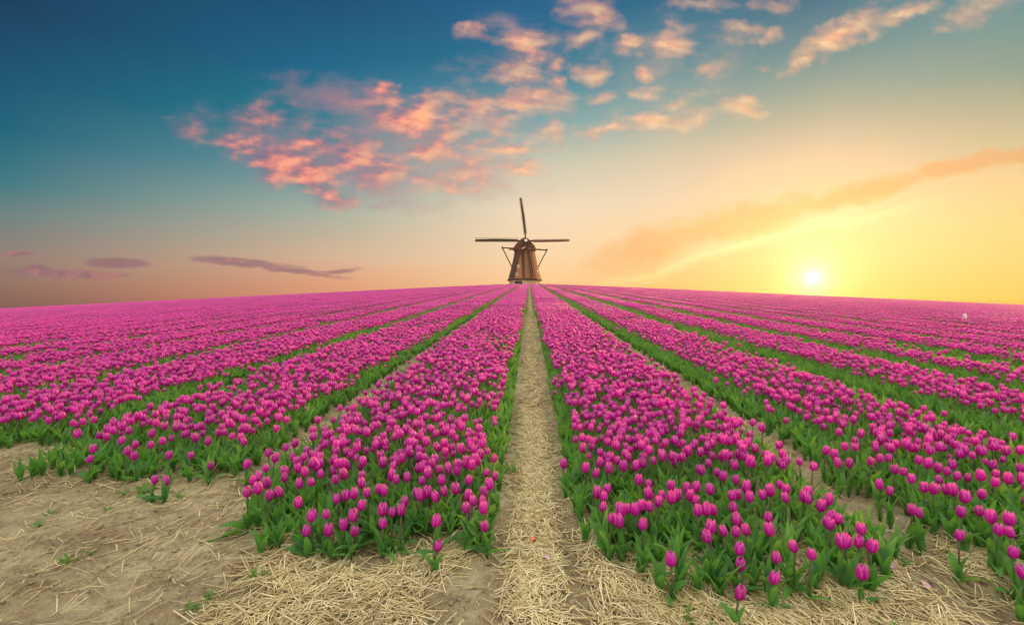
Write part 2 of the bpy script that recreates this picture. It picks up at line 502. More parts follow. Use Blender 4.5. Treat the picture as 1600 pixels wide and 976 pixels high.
def obj(name, me, parent=None, loc=None, rot=None, scale=None):
    o = bpy.data.objects.new(name, me)
    COL.objects.link(o)
    if parent is not None: o.parent = parent
    if loc is not None: o.location = loc
    if rot is not None: o.rotation_euler = rot
    if scale is not None: o.scale = scale if hasattr(scale, '__len__') else (scale,) * 3
    return o

def grid_faces(nr, nc):
    return [(i * nc + j, i * nc + j + 1, (i + 1) * nc + j + 1, (i + 1) * nc + j) for i in range(nr - 1) for j in range(nc - 1)]

def box(cx, cy, cz, sx_, sy_, sz_):
    v = [(cx + a * sx_ / 2, cy + b * sy_ / 2, cz + c * sz_ / 2) for c in (-1, 1) for a, b in ((-1, -1), (1, -1), (1, 1), (-1, 1))]
    return v, [(3, 2, 1, 0), (4, 5, 6, 7), (0, 1, 5, 4), (1, 2, 6, 5), (2, 3, 7, 6), (3, 0, 4, 7)]

def beam(p0, p1, w, h=None, up=(0, 0, 1)):
    h = h or w
    p0, p1 = Vector(p0), Vector(p1)
    d = (p1 - p0).normalized()
    s = d.cross(Vector(up))
    if s.length < 1e-4: s = d.cross(Vector((1, 0, 0)))
    s.normalize()
    t = s.cross(d)
    v = []
    for p_ in (p0, p1):
        for a, b in ((-1, -1), (1, -1), (1, 1), (-1, 1)):
            v.append(tuple(p_ + s * a * w / 2 + t * b * h / 2))
    return v, [(3, 2, 1, 0), (4, 5, 6, 7), (0, 1, 5, 4), (1, 2, 6, 5), (2, 3, 7, 6), (3, 0, 4, 7)]

def tube(path, rad, ns=6):
    path = [Vector(p_) for p_ in path]
    rad = rad if hasattr(rad, '__len__') else [rad] * len(path)
    V, F = [], []
    for i, p_ in enumerate(path):
        d = (path[min(i + 1, len(path) - 1)] - path[max(i - 1, 0)]).normalized()
        s = d.cross(Vector((0.31, 0.95, 0.05))).normalized()
        t = s.cross(d)
        for k in range(ns):
            a = 2 * math.pi * k / ns
            V.append(tuple(p_ + (s * math.cos(a) + t * math.sin(a)) * rad[i]))
    for i in range(len(path) - 1):
        for k in range(ns):
            k2 = (k + 1) % ns
            F.append((i * ns + k, i * ns + k2, (i + 1) * ns + k2, (i + 1) * ns + k))
    F.append(tuple(range(ns - 1, -1, -1)))
    F.append(tuple((len(path) - 1) * ns + k for k in range(ns)))
    return V, F

BH, BR = 0.066, 0.0245
def petal_grid(rs, k, nr, nc, openness):
    """one petal of a closed egg-shaped tulip bloom, standing on the origin"""
    inner = k % 2
    th = k * math.pi / 3 + rs.uniform(-.08, .08)
    t = np.linspace(0, 1, nr)[:, None]
    u = np.linspace(-1, 1, nc)[None, :]
    hgt = BH * (1.0 + rs.uniform(-.07, .05) - .02 * inner)
    prof = np.interp(t, [0, .08, .22, .45, .7, .88, 1], [.22, .60, .88, 1.0, .90, .70, .50])
    prof = prof + (openness + rs.uniform(-.06, .08)) * np.clip(t - .45, 0, 1) ** 1.2
    rad = BR * prof * (.88 if inner else 1.0)
    wid = np.interp(t, [0, .1, .3, .6, .82, .93, 1], [.5, .8, 1, .98, .78, .48, .07])
    rad = rad * (1 + .05 * np.cos(u * math.pi / 2) * t - .03 * (np.abs(u) > .8))
    a = th + u * wid * .80
    x = rad * np.cos(a); y = rad * np.sin(a)
    z = hgt * (t + 0 * u) - .006 * np.abs(u) ** 2 * t
    e = np.clip(np.maximum(np.abs(u) ** 3 * np.clip(t * 1.6, 0, 1), t ** 3 + 0 * u), 0, 1)
    return np.stack([x + 0 * z, y + 0 * z, z], -1).reshape(-1, 3), grid_faces(nr, nc), e.reshape(-1)

def tilt(V, ax, ay):
    M = np.array(Euler((ax, ay, 0)).to_matrix())
    return V @ M.T

def leaf_grid(rs, L, Wd, lean, nr, nc, turn=0.0):
    """a broad folded leaf rising from the origin and arching over"""
    t = np.linspace(0, 1, nr)
    bend = rs.uniform(.15, 1.25)
    ang = lean + bend * t ** 1.6
    ds = L / (nr - 1)
    cx = np.concatenate([[0], np.cumsum(np.sin((ang[1:] + ang[:-1]) / 2) * ds)])
    cz = np.concatenate([[0], np.cumsum(np.cos((ang[1:] + ang[:-1]) / 2) * ds)])
    w = Wd * np.interp(t, [0, .12, .35, .6, .85, 1], [.55, .85, 1, .88, .46, .04])
    u = np.linspace(-1, 1, nc)
    fold = rs.uniform(.25, .6) * (1 - .55 * t)
    wav = rs.uniform(-.22, .22) * w * np.sin(t * rs.uniform(5, 9) + rs.uniform(0, 6))
    tw = rs.uniform(-.5, .5) * t
    V, E = [], []
    for i in range(nr):
        for j in range(nc):
            s = u[j] * w[i] / 2
            up = abs(u[j]) * w[i] / 2 * fold[i] * 1.5 + wav[i] * u[j]
            nx, nz_ = -math.cos(ang[i]), math.sin(ang[i])
            yy = s * math.cos(tw[i]) - up * math.sin(tw[i]) * .5
            uu = up + s * math.sin(tw[i])
            V.append((cx[i] + nx * uu, yy, cz[i] + nz_ * uu))
            E.append(abs(u[j]) ** 2)
    V = np.array(V)
    c, s = math.cos(turn), math.sin(turn)
    return np.stack([V[:, 0] * c - V[:, 1] * s, V[:, 0] * s + V[:, 1] * c, V[:, 2]], -1), grid_faces(nr, nc), np.array(E)

STEM_H = 0.185
def stem_path(rs, h=STEM_H, sway=.02):
    a = rs.uniform(0, 6.28)
    q = rs.uniform(0, sway)
    return [(q * math.cos(a) * t * t, q * math.sin(a) * t * t, h * t) for t in (0, .4, .75, 1.0)]

class RS:
    def __init__(s, seed): s.r = random.Random(seed)
    def uniform(s, a, b): return s.r.uniform(a, b)

def full_tulip(seed, bloom=True, nr=5, nc=4, lnr=6):
    rs = RS(seed); mb = MB()
    if bloom:
        path = stem_path(rs)
        V, F = tube(path, .0036, 4)
        mb.add(V, F, mi=1)
        tx, ty = rs.uniform(-.24, .24), rs.uniform(-.24, .24)
        op = rs.uniform(-.16, .2) if seed % 5 else rs.uniform(.3, .6)
        sc = rs.uniform(.9, 1.08)
        for k in range(6):
            V, F, E = petal_grid(rs, k, nr, nc, op)
            mb.add(tilt(V * sc, tx, ty) + np.array(path[-1]), F, E, 0)
    nl = 3 if bloom else 5
    a0 = rs.uniform(0, 6.28)
    for k in range(nl):
        V, F, E = leaf_grid(rs, rs.uniform(.13, .22), rs.uniform(.022, .042), rs.uniform(.02, .34), lnr, 3, a0 + k * 6.28 / nl + rs.uniform(-.5, .5))
        mb.add(V, F, E, 2)
    return mb.mesh('tulip_mesh', [m_petal, m_stem, m_leaf])

def patch_mesh(seed, L, full=.93, rim=.35):
    """a length of flower bed for the far field"""
    rs = RS(seed); mb = MB()
    nx, ny = 18, int(L / .075)
    for i in range(nx):
        for j in range(ny):
            x = -HALF + (i + .5) / nx * 2 * HALF + rs.uniform(-.045, .045)
            y = -L / 2 + (j + .5) * .075 + rs.uniform(-.05, .05)
            edge_ = abs(x) > HALF - (.14 if full > .9 else .25)
            h = STEM_H * rs.uniform(.82, 1.2)
            if rs.uniform(0, 1) < (rim if edge_ else full):
                r, H = BR * rs.uniform(.72, 1.0), BH * rs.uniform(.72, 1.0)
                V = [(x, y, h)]
                for (q, zz) in ((.9, .3), (.62, .92)):
                    for k in range(5):
                        a = k * 1.257 + q
                        V.append((x + r * q * math.cos(a), y + r * q * math.sin(a), h + H * zz))
                V.append((x, y, h + H * .8))
                F = [(0, 1 + (k + 1) % 5, 1 + k) for k in range(5)] + [(1 + k, 1 + (k + 1) % 5, 6 + (k + 1) % 5, 6 + k) for k in range(5)] + [(6 + k, 6 + (k + 1) % 5, 11) for k in range(5)]
                mb.add(V, F, [0] * 6 + [.86] * 5 + [.5], 0)  # pale petal rims, raised further to paint in highlights on far blooms
            for q in range(2):
                a = rs.uniform(0, 6.28); l = rs.uniform(.05, .12); w = rs.uniform(.015, .03); z = rs.uniform(.12, .21)
                ca, sa = math.cos(a), math.sin(a)
                V = [(x, y, 0), (x + ca * l * .5 - sa * w, y + sa * l * .5 + ca * w, z * .6), (x + ca * l, y + sa * l, z), (x + ca * l * .5 + sa * w, y + sa * l * .5 - ca * w, z * .6)]
                mb.add(V, [(0, 1, 2, 3)], [0, .6, .6, .6], 1)
    return mb.mesh('far_tulips_mesh', [m_petal, m_leaf])

# ------------------------------------------------------------------ ground
def axis(lo, hi, step, far, growf=1.09):
    a = list(np.arange(lo, hi + 1e-6, step))
    s, v = step, a[-1]
    while v < far:
        s = min(s * growf, 60 if v > 400 else 4); v += s; a.append(v)
    s, v = step, a[0]
    b = []
    while v > -far:
        s = min(s * growf, 60 if v < -400 else 4); v -= s; b.append(v)
    return np.array(b[::-1] + a)
gx, gy = axis(-4.2, 3.0, .026, 179), axis(1.5, 4.2, .026, 179)
gx = gx[np.abs(gx) < 184]; gy = gy[(gy > -60) & (gy < 182)]
GX, GY = np.meshgrid(gx, gy)
GZ = surf_z(GX, GY)
nr_, nc_ = GX.shape
me = bpy.data.meshes.new('ground')
V = np.stack([GX, GY, GZ], -1).reshape(-1, 3)
idx = np.arange(nr_ * nc_).reshape(nr_, nc_)
Fq = np.stack([idx[:-1, :-1], idx[:-1, 1:], idx[1:, 1:], idx[1:, :-1]], -1).reshape(-1, 4)
me.vertices.add(len(V)); me.vertices.foreach_set('co', V.ravel())
me.loops.add(Fq.size); me.loops.foreach_set('vertex_index', Fq.ravel().astype(np.int32))
me.polygons.add(len(Fq)); me.polygons.foreach_set('loop_start', np.arange(0, Fq.size, 4, dtype=np.int32))
me.polygons.foreach_set('use_smooth', np.ones(len(Fq), bool))
me.update(calc_edges=True); me.validate()
me.materials.append(m_soil)
tag(obj('ground', me), 'dry sandy soil of the tulip field', kind='structure')

# ------------------------------------------------------------------ tulips
# blooms of the front rows as they stand in the photograph: pixel -> place on the ground
def src(lst, s, ox, oy): return [(a * s + ox, b * s + oy) for a, b in lst]
A_ = src([(75,460),(120,458),(163,470),(212,455),(103,405),(128,380),(152,345),(180,315),(158,418),(240,265),(273,255),(270,293),(228,400),(240,360),(290,417),(347,410),(280,498),(329,530),(324,587),(401,518),(424,565),(469,560),(519,545),(507,605),(558,495),(640,552),(635,505),(674,505),(581,465),(530,458),(484,455),(457,470),(616,440),(654,437),(712,505),(733,480),(768,445),(790,458),(824,448),(858,460),(903,425),(943,430),(856,553),(850,648),(982,512),(1068,568),(1040,515),(1056,475),(992,462),(1013,486),(1050,435),(1085,410),(1100,380),(445,400),(490,385),(382,365),(322,380),(703,398),(740,388),(870,388),(945,365),(985,405),(555,425),(545,395),(345,320),(800,405),(820,390),(665,380)], .3852, 350, 600)
B_ = src([(167,330),(207,353),(259,340),(308,335),(357,330),(380,313),(222,315),(86,317),(218,430),(255,418),(240,460),(235,500),(265,537),(313,543),(308,500),(345,488),(370,500),(395,485),(430,487),(397,553),(465,475),(505,470),(430,432),(410,388),(368,383),(471,437),(500,400),(529,425),(560,397),(600,405),(660,420),(592,460),(618,470),(620,520),(652,515),(690,500),(668,573),(711,577),(653,622),(759,480),(741,440),(770,432),(796,410),(828,447),(760,535),(760,577),(800,580),(768,642),(793,698),(766,820),(514,678),(875,440),(902,430),(938,388),(957,405),(963,443),(890,518),(900,576),(995,622),(920,683),(910,763),(1055,655),(1024,432),(1048,415),(1058,450),(1087,470),(1123,453),(1110,537),(1138,508),(1135,552),(1170,533),(1182,612),(1205,615),(1240,563),(1257,605),(1296,622),(1253,728),(710,363),(758,360),(686,335),(625,330),(542,300),(757,315)], .3852, 850, 600)
D_ = src([(353,657),(350,704),(326,740),(410,660),(438,640),(465,613),(486,712),(467,675),(537,680),(535,730),(593,683),(595,643),(508,597),(665,680),(680,732),(695,728),(770,735),(793,667),(850,677),(607,830),(658,827),(855,776),(911,645),(960,660),(1022,680),(1030,638),(1027,750),(1125,700),(995,665),(578,553),(740,640),(765,635)], .3689, 0, 440)
E_ = src([(150,568),(253,572),(273,583),(310,572),(345,562),(597,515)], .3689, 0, 440)
C_ = src([(575,925),(617,958),(708,928),(630,888),(680,893),(531,853),(565,838),(602,825),(411,850),(448,848),(430,790),(375,808),(348,793),(895,910),(934,907),(978,910),(1040,940),(1025,900),(1095,918),(1125,852),(1130,915),(1160,930),(1195,940),(800,875),(805,860),(725,845),(757,860),(840,873),(880,855),(820,738),(1018,843)], .3689, 1150, 400)
C_ += src([(218,147),(273,192),(375,268),(430,283),(635,407),(655,315),(820,400),(893,420),(930,470),(965,560),(900,355),(810,345),(1000,342),(1030,425),(740,290),(736,215),(668,250),(608,225),(508,210),(567,205),(523,148),(636,128),(688,122),(746,128),(453,207),(392,150),(357,102),(290,98),(825,165),(1000,230),(1055,600),(1050,495)], .2828, 1300, 700)
LOW = {(677, 850), (1048, 861), (1145, 916), (1332, 880), (1200, 894)}

specs = []
for lst, bi in ((A_, -1), (B_, 0), (D_, -2), (E_, -3), (C_, 1)):
    seen = []
    for (px, py) in lst:
        if any((px - q[0]) ** 2 + (py - q[1]) ** 2 < 36 for q in seen): continue
        seen.append((px, py))
        fr = front_y(bi)
        h = .205
        x, y = hit(px, py, h)
        while y < fr and h > .135:      # plants at the very front have short stems
            h -= .005
            x, y = hit(px, py, h)
        specs.append((x, y, h, bi))

# random plants of the beds
RANDOM_FROM = {-1: 2.74, 0: 2.92, 1: 3.15, -2: 3.48, -3: 3.95, -4: 4.5}
NEAR_END, FIELD_END = 17.0, 112.0
pts_x, pts_y, pts_kind = [], [], []
for i in range(-15, 14):
    cx = PX0 + (i + .5) * PITCH
    fr = front_y(i)
    y = np.arange(fr + .03, NEAR_END, .074)
    x = np.linspace(-HALF + .02, HALF - .02, 20)
    X, Y = np.meshgrid(x, y)
    X = X + rng.uniform(-.04, .04, X.shape) + cx
    Y = Y + rng.uniform(-.046, .046, Y.shape)
    X, Y = X.ravel(), Y.ravel()
    keep = (X > -1.13 * Y - 1.2) & (X < 1.0 * Y + 1.2) & (np.abs(X - PX0) > .205)
    X, Y = X[keep], Y[keep]
    ad = np.abs(X - cx)
    rnd = rng.uniform(0, 1, X.size)
    patchy = fbm(X * 1.1, Y * .8, 41, 2)
    prob = np.where(ad > HALF - .12, .28, .95) - np.clip((patchy - .62) * 3.5, 0, .65)
    if i >= 1: prob = np.where(ad > HALF - .2, .08, prob - .16)
    rf = RANDOM_FROM.get(i, fr + .25)
    bloom = (rnd < prob) & (Y > rf)
    # ragged ends: leaves only in front, thinning out
    ragged = fr + (fbm(X * 3.0, X * 0 + i * 5.3, 77, 2) - .3) * (.35 if i > -2 else .15)
    if i == -1: ragged = ragged + np.clip((-1.28 - X) * 2.2, 0, 1)
    if i == 0: ragged = ragged + np.clip((X - .6) * -.3, 0, .3) + np.clip((X - 1.2) * .5, 0, .3)
    if i == 1: ragged = np.maximum(ragged, 1.9 + np.clip((2.45 - X) * 1.2, 0, 1.0))
    ok = Y > ragged
    X, Y, bloom = X[ok], Y[ok], bloom[ok]
    thin = (Y > rf) | (rng.uniform(0, 1, X.size) < .8)
    pts_x.append(X[thin]); pts_y.append(Y[thin]); pts_kind.append(bloom[thin])
PX, PY, PB = np.concatenate(pts_x), np.concatenate(pts_y), np.concatenate(pts_kind)

# the 300 nearest in view become tulips of their own
vis = (PX > -1.07 * PY - .02) & (PX < .935 * PY + .02) & PB
order = np.argsort(np.where(vis, PY + .15 * np.abs(PX), 1e9))
n_extra = max(0, 298 - len(specs))
take = order[:n_extra]
for k in take:
    specs.append((PX[k], PY[k], rng.uniform(.19, .235), int(bed_index(PX[k]))))
mask = np.ones(PX.size, bool); mask[take] = False
PX, PY, PB = PX[mask], PY[mask], PB[mask]

N_VAR = 10
bloom_mesh, petal_sets, stem_mesh, leaf_mesh = [], [], [], []
for k in range(N_VAR):
    rs = RS(100 + k)
    op = [-.12, -.05, 0, .05, .1, -.08, .16, .02, -.15, .08][k]
    mb = MB(); singles = []
    for q in range(6):
        V, F, E = petal_grid(rs, q, 8, 7, op)
        mb.add(V, F, E)
        m1 = MB(); m1.add(V, F, E); singles.append(m1.mesh('petal', [m_petal]))
    bloom_mesh.append(mb.mesh('bloom', [m_petal]))
    petal_sets.append(singles)
    path = stem_path(rs)
    mb = MB(); V, F = tube(path, [.0045, .004, .0036, .0045], 6); mb.add(V, F)
    stem_mesh.append((mb.mesh('stem', [m_stem]), path[-1]))
mb = MB(); V, F = tube([(0, 0, .004), (0, 0, .02), (0, 0, .045)], [.008, .012, .004], 6); mb.add(V, F)
heart_mesh = mb.mesh('flower_heart', [m_petal])
for k in range(16):
    rs = RS(300 + k)
    mb = MB(); V, F, E = leaf_grid(rs, rs.uniform(.12, .20), rs.uniform(.028, .05), rs.uniform(.04, .5), 9, 5)
    mb.add(V, F, E); leaf_mesh.append(mb.mesh('leaf', [m_leaf]))

for k in range(8):
    rs = RS(340 + k)
    mb = MB(); V, F, E = leaf_grid(rs, rs.uniform(.12, .18), rs.uniform(.035, .055), rs.uniform(.5, 1.05), 9, 5)
    mb.add(V, F, E); leaf_mesh.append(mb.mesh('leaf', [m_leaf]))

BEDNAME = {-1: 'first left bed', 0: 'first right bed', 1: 'second right bed', -2: 'second left bed', -3: 'third left bed'}
specs.sort(key=lambda s: s[1])
LONE = {}
def find(px, py, label):
    best = min(range(len(specs)), key=lambda k: (specs[k][0] / specs[k][1] * 800 + 827 - px) ** 2 + ((CAM_H - specs[k][2]) * 800 / specs[k][1] + 436 - py) ** 2)
    LONE[best] = label
find(677, 850, 'lone short magenta tulip in the straw before the left bed, front centre')
find(761, 819, 'magenta tulip at the path corner of the left bed, leaning over bare soil')
find(1048, 861, 'lone magenta tulip with spread leaves in the straw before the right bed')
find(1145, 916, 'small short magenta tulip nearest the camera, in straw before the right bed')
find(1332, 880, 'single magenta tulip at the far right front corner of the right bed')
find(1200, 894, 'small magenta bud low among drooping leaves at the front of the right bed')
find(1156, 869, 'large magenta tulip standing tall just behind the lowest front bud')
find(379, 777, 'plump magenta tulip at the outer left front corner of the left bed')
find(224, 746, 'left one of a pair of short tulips apart on the soil, far left')
find(243, 745, 'right one of a pair of short tulips apart on the soil, far left')
find(315, 726, 'single magenta tulip alone before the second bed left of the path')
find(120, 713, 'outermost small magenta tulip at the left tip of the second left bed')
find(883, 722, 'single magenta tulip hanging over the right edge of the straw path')
find(1573, 858, 'large pink tulip low at the right edge of the picture')
find(1532, 813, 'wide open rosy tulip at the lower right, above broad leaves')
find(1479, 815, 'tiny short tulip between leaf clumps on the lower right bed')

ORD = ['first', 'second', 'third', 'fourth', 'fifth', 'sixth', 'seventh', 'eighth', 'ninth', 'tenth', 'eleventh', 'hindmost']
BLOOM_LOOK = ['closed', 'slim', 'egg-shaped', 'rounded', 'open-tipped', 'narrow', 'wide-open', 'plump', 'tight', 'loose']
for k, (x, y, h, bi) in enumerate(specs):
    z = float(surf_z(x, y))
    root = bpy.data.objects.new('tulip', None)
    COL.objects.link(root)
    root.empty_display_size = .05
    root.location = (x, y, z - .004)
    root.rotation_euler = (0, 0, random.uniform(0, 6.28))
    bn = BEDNAME.get(bi, 'side bed')
    fr = front_y(bi)
    cxb = PX0 + (bi + .5) * PITCH
    v = random.randrange(N_VAR)
    if k in LONE:
        lab = LONE[k]
    else:
        off = (x - cxb) * (-1 if bi >= 0 else 1)
        cpos = 'path edge' if off > .38 else 'path half' if off > .1 else 'centre' if off > -.16 else 'outer half' if off > -.4 else 'outer edge'
        row = ORD[min(int((y - fr) / .1), 11)] if y >= fr else 'very first'
        lab = f'{BLOOM_LOOK[v]} magenta tulip, {row} row from the front, {cpos} of {bn}'
    tag(root, lab, 'tulip', 'magenta tulips at the front ends of the beds')
    top = max(h - BH * .5 + .004, .07)
    sm, tipp = stem_mesh[v]
    sc = top / STEM_H
    lean = (random.uniform(-.08, .08), random.uniform(-.08, .08))
    obj('stem', sm, root, scale=(1, 1, sc))
    bs = random.uniform(.76, 1.04)
    near = y < 2.62 or k in LONE
    rot = (random.uniform(-.22, .22), random.uniform(-.22, .22), random.uniform(0, 6.28))
    loc = (tipp[0], tipp[1], top - .003)
    if near:
        b = obj('bloom', heart_mesh, root, loc, rot, (bs * .93, bs * .93, bs))
        for pm in petal_sets[v]:
            obj('petal', pm, b)
    else:
        obj('bloom', bloom_mesh[v], root, loc, rot, (bs * .92, bs * .92, bs))
    nl = random.choice((3, 4, 4)) if y < fr + .6 else 3
    a0 = random.uniform(0, 6.28)
    for q in range(nl):
        obj('leaf', random.choice(leaf_mesh[16:] if (y < fr + .35 and q % 2) else leaf_mesh[:16]), root, (0, 0, random.uniform(.0, .03)), (0, 0, a0 + q * 6.28 / nl + random.uniform(-.4, .4)), random.uniform(.75, 1.1) * min(1.0, .55 + h * 2))

by_label = {}
for o in list(COL.objects):
    if o.parent is None and o.get('category') == 'tulip':
        by_label.setdefault(o['label'], []).append(o)
for lab, os_ in by_label.items():
    if len(os_) > 1:
        os_.sort(key=lambda o: o.location.x / o.location.y)
        words_ = {2: ('left', 'right'), 3: ('left', 'middle', 'right')}.get(len(os_), ('leftmost',) + ('inner',) * (len(os_) - 2) + ('rightmost',))
        for o, w_ in zip(os_, words_):
            o['label'] = f'{w_} {lab}'

# everything behind: one mass, instanced
PATCH_L = 1.2
sources, cls = [], []
for k in range(12): sources.append(full_tulip(500 + k)); cls.append('t')
for k in range(6): sources.append(full_tulip(600 + k, bloom=False)); cls.append('l')
for k in range(6): sources.append(patch_mesh(700 + k, PATCH_L)); cls.append('p')
for k in range(5): sources.append(patch_mesh(720 + k, PATCH_L, .76, .08)); cls.append('s')

pv = np.where(PB, rng.integers(0, 12, PX.size), rng.integers(12, 18, PX.size))
pz = surf_z(PX, PY) - .004
pr = np.stack([rng.uniform(-.07, .07, PX.size), rng.uniform(-.07, .07, PX.size), rng.uniform(0, 6.28, PX.size)], -1)
ps = rng.uniform(.74, 1.08, PX.size)
qx, qy = [], []
for i in range(-78, 74):
    cx = PX0 + (i + .5) * PITCH
    for y in np.arange(NEAR_END + PATCH_L / 2, FIELD_END, PATCH_L):
        if -1.12 * y - 4 < cx < 1.0 * y + 4:
            qx.append(cx); qy.append(y)
for i in list(range(-30, -15)) + list(range(14, 27)):
    cx = PX0 + (i + .5) * PITCH
    for y in np.arange(5, NEAR_END, PATCH_L):
        if -1.12 * y - 3 < cx < 1.0 * y + 3:
            qx.append(cx); qy.append(y)
qx, qy = np.array(qx), np.array(qy)
qv = np.where(qx > 1.7, rng.integers(24, 29, qx.size), rng.integers(18, 24, qx.size))
qz = ground_z(qx, qy) + .01
flip = rng.integers(0, 2, qx.size)
e_ = .02
gyv = (ground_z(qx, qy + e_) - ground_z(qx, qy - e_)) / (2 * e_)
gxv = (ground_z(qx + e_, qy) - ground_z(qx - e_, qy)) / (2 * e_)
sg = np.where(flip == 1, -1, 1)
qr = np.stack([np.arctan(gyv) * sg, -np.arctan(gxv) * sg, flip * math.pi], -1)
qs = rng.uniform(.97, 1.06, qx.size)

P3 = np.concatenate([np.stack([PX, PY, pz], -1), np.stack([qx, qy, qz], -1)])
VV = np.concatenate([pv, qv]); RR = np.concatenate([pr, qr]); SS = np.concatenate([ps, qs])

def gn_scatter(name, P3, VV, RR, SS, sources):
    me = bpy.data.meshes.new(name)
    me.vertices.add(len(P3)); me.vertices.foreach_set('co', P3.ravel())
    a = me.attributes.new('variant', 'INT', 'POINT'); a.data.foreach_set('value', VV.astype(np.int32))
    a = me.attributes.new('turn', 'FLOAT_VECTOR', 'POINT'); a.data.foreach_set('vector', RR.astype(np.float32).ravel())
    a = me.attributes.new('size', 'FLOAT', 'POINT'); a.data.foreach_set('value', SS.astype(np.float32))
    me.update()
    o = obj(name, me)
    g = bpy.data.node_groups.new(name, 'GeometryNodeTree')
    g.interface.new_socket('Geometry', in_out='INPUT', socket_type='NodeSocketGeometry')
    g.interface.new_socket('Geometry', in_out='OUTPUT', socket_type='NodeSocketGeometry')
    gi, go = g.nodes.new('NodeGroupInput'), g.nodes.new('NodeGroupOutput')
    def named(nm, typ):
        n = g.nodes.new('GeometryNodeInputNamedAttribute'); n.data_type = typ
        n.inputs['Name'].default_value = nm
        return [s for s in n.outputs if s.enabled and s.name == 'Attribute'][0]
    va, tu, sz = named('variant', 'INT'), named('turn', 'FLOAT_VECTOR'), named('size', 'FLOAT')
    e2r = g.nodes.new('FunctionNodeEulerToRotation')
    g.links.new(tu, e2r.inputs[0])
    jn = g.nodes.new('GeometryNodeJoinGeometry')
    for k, sm in enumerate(sources):
        so = bpy.data.objects.new(sm.name, sm)        # not linked to the scene: only a mesh source
        oi = g.nodes.new('GeometryNodeObjectInfo'); oi.inputs['Object'].default_value = so
        oi.inputs['As Instance'].default_value = False
        cmp_ = g.nodes.new('FunctionNodeCompare'); cmp_.data_type = 'INT'; cmp_.operation = 'EQUAL'
        ins = [s for s in cmp_.inputs if s.enabled]
        g.links.new(va, ins[0]); ins[1].default_value = k
        ip = g.nodes.new('GeometryNodeInstanceOnPoints')
        g.links.new(gi.outputs[0], ip.inputs['Points'])
        g.links.new([s for s in cmp_.outputs if s.enabled][0], ip.inputs['Selection'])
        g.links.new(oi.outputs['Geometry'], ip.inputs['Instance'])
        g.links.new(e2r.outputs[0], ip.inputs['Rotation'])
        g.links.new(sz, ip.inputs['Scale'])
        g.links.new(ip.outputs[0], jn.inputs[0])
    g.links.new(jn.outputs[0], go.inputs[0])
    md = o.modifiers.new('scatter', 'NODES'); md.node_group = g
    return o
field = gn_scatter('tulip_field', P3, VV, RR, SS, sources)
tag(field, 'endless magenta tulips in straight rows running back to the windmill', 'tulip field', kind='stuff')
print('tulips single', PX.size, 'patches', qx.size, 'individual', len(specs))

# ------------------------------------------------------------------ straw
def straw_mesh(X, Y, A, L, Wd, lift):
    n = len(X)
    ca, sa = np.cos(A), np.sin(A)
    ts = np.array([-.5, 0.05, .5])
    kink = rng.uniform(-.10, .10, n) * L
    V = np.zeros((n, 9, 3))
    dz = rng.uniform(-.12, .12, n) * L
    for s, t in enumerate(ts):
        off = kink if s == 1 else 0
        cx = X + ca * L * t - sa * off
        cy_ = Y + sa * L * t + ca * off
        cz = surf_z(cx, cy_) + lift + .0025 + np.clip(dz * t, 0, None) * 1.0
        for k in range(3):
            a = 2 * math.pi * k / 3 + .5
            V[:, s * 3 + k, 0] = cx - sa * Wd * math.cos(a) * .5
            V[:, s * 3 + k, 1] = cy_ + ca * Wd * math.cos(a) * .5
            V[:, s * 3 + k, 2] = cz + Wd * math.sin(a) * .4
    base = [(s * 3 + k, s * 3 + (k + 1) % 3, s * 3 + 3 + (k + 1) % 3, s * 3 + 3 + k) for s in range(2) for k in range(3)]
    F = (np.arange(n)[:, None, None] * 9 + np.array(base)[None]).reshape(-1, 4)
    me = bpy.data.meshes.new('straw')
    me.vertices.add(n * 9); me.vertices.foreach_set('co', V.ravel())
    me.loops.add(F.size); me.loops.foreach_set('vertex_index', F.ravel().astype(np.int32))
    me.polygons.add(len(F)); me.polygons.foreach_set('loop_start', np.arange(0, F.size, 4, dtype=np.int32))
    me.update(calc_edges=True)
    tint = np.repeat(np.clip(rng.normal(.62, .28, n), 0, 1), 9)
    a = me.attributes.new('tint', 'FLOAT', 'POINT'); a.data.foreach_set('value', tint.astype(np.float32))
    me.materials.append(m_straw)
    return me

sX, sY, sA, sL, sW, sZ = [], [], [], [], [], []
def strew(n, xr, yr, ang, spread, Lr, Wr=(.003, .006), dens=None, lift=.02):
    x = rng.uniform(*xr, n); y = rng.uniform(*yr, n)
    if dens is not None:
        k = rng.uniform(0, 1, n) < dens(x, y)
        x, y = x[k], y[k]
    m_ = len(x)
    sX.append(x); sY.append(y)
    sA.append(rng.normal(ang, spread, m_) if spread < 3 else rng.uniform(0, 6.28, m_))
    l = rng.uniform(0, 1, m_) ** 1.6
    sL.append(Lr[0] + (Lr[1] - Lr[0]) * l); sW.append(rng.uniform(*Wr, m_)); sZ.append(rng.uniform(0, lift, m_))
# the central path
pathd = lambda x, y: np.clip(1.7 - np.abs(x - PX0 + .01) / (.075 + .02 * np.clip(2.6 - y, 0, 1)), .03, 1) * (.55 + .45 * (fbm(x * 6, y * 3, 21, 2) > .42))
strew(26000, (-.2, .28), (1.5, 5), 0, 9, (.03, .13), (.0035, .0065), dens=pathd, lift=.016)
strew(9000, (-.2, .28), (5, 11), 0, 9, (.04, .15), (.005, .009), dens=pathd)
strew(7000, (-.2, .28), (11, 30), 0, 9, (.06, .2), (.012, .02), dens=pathd)
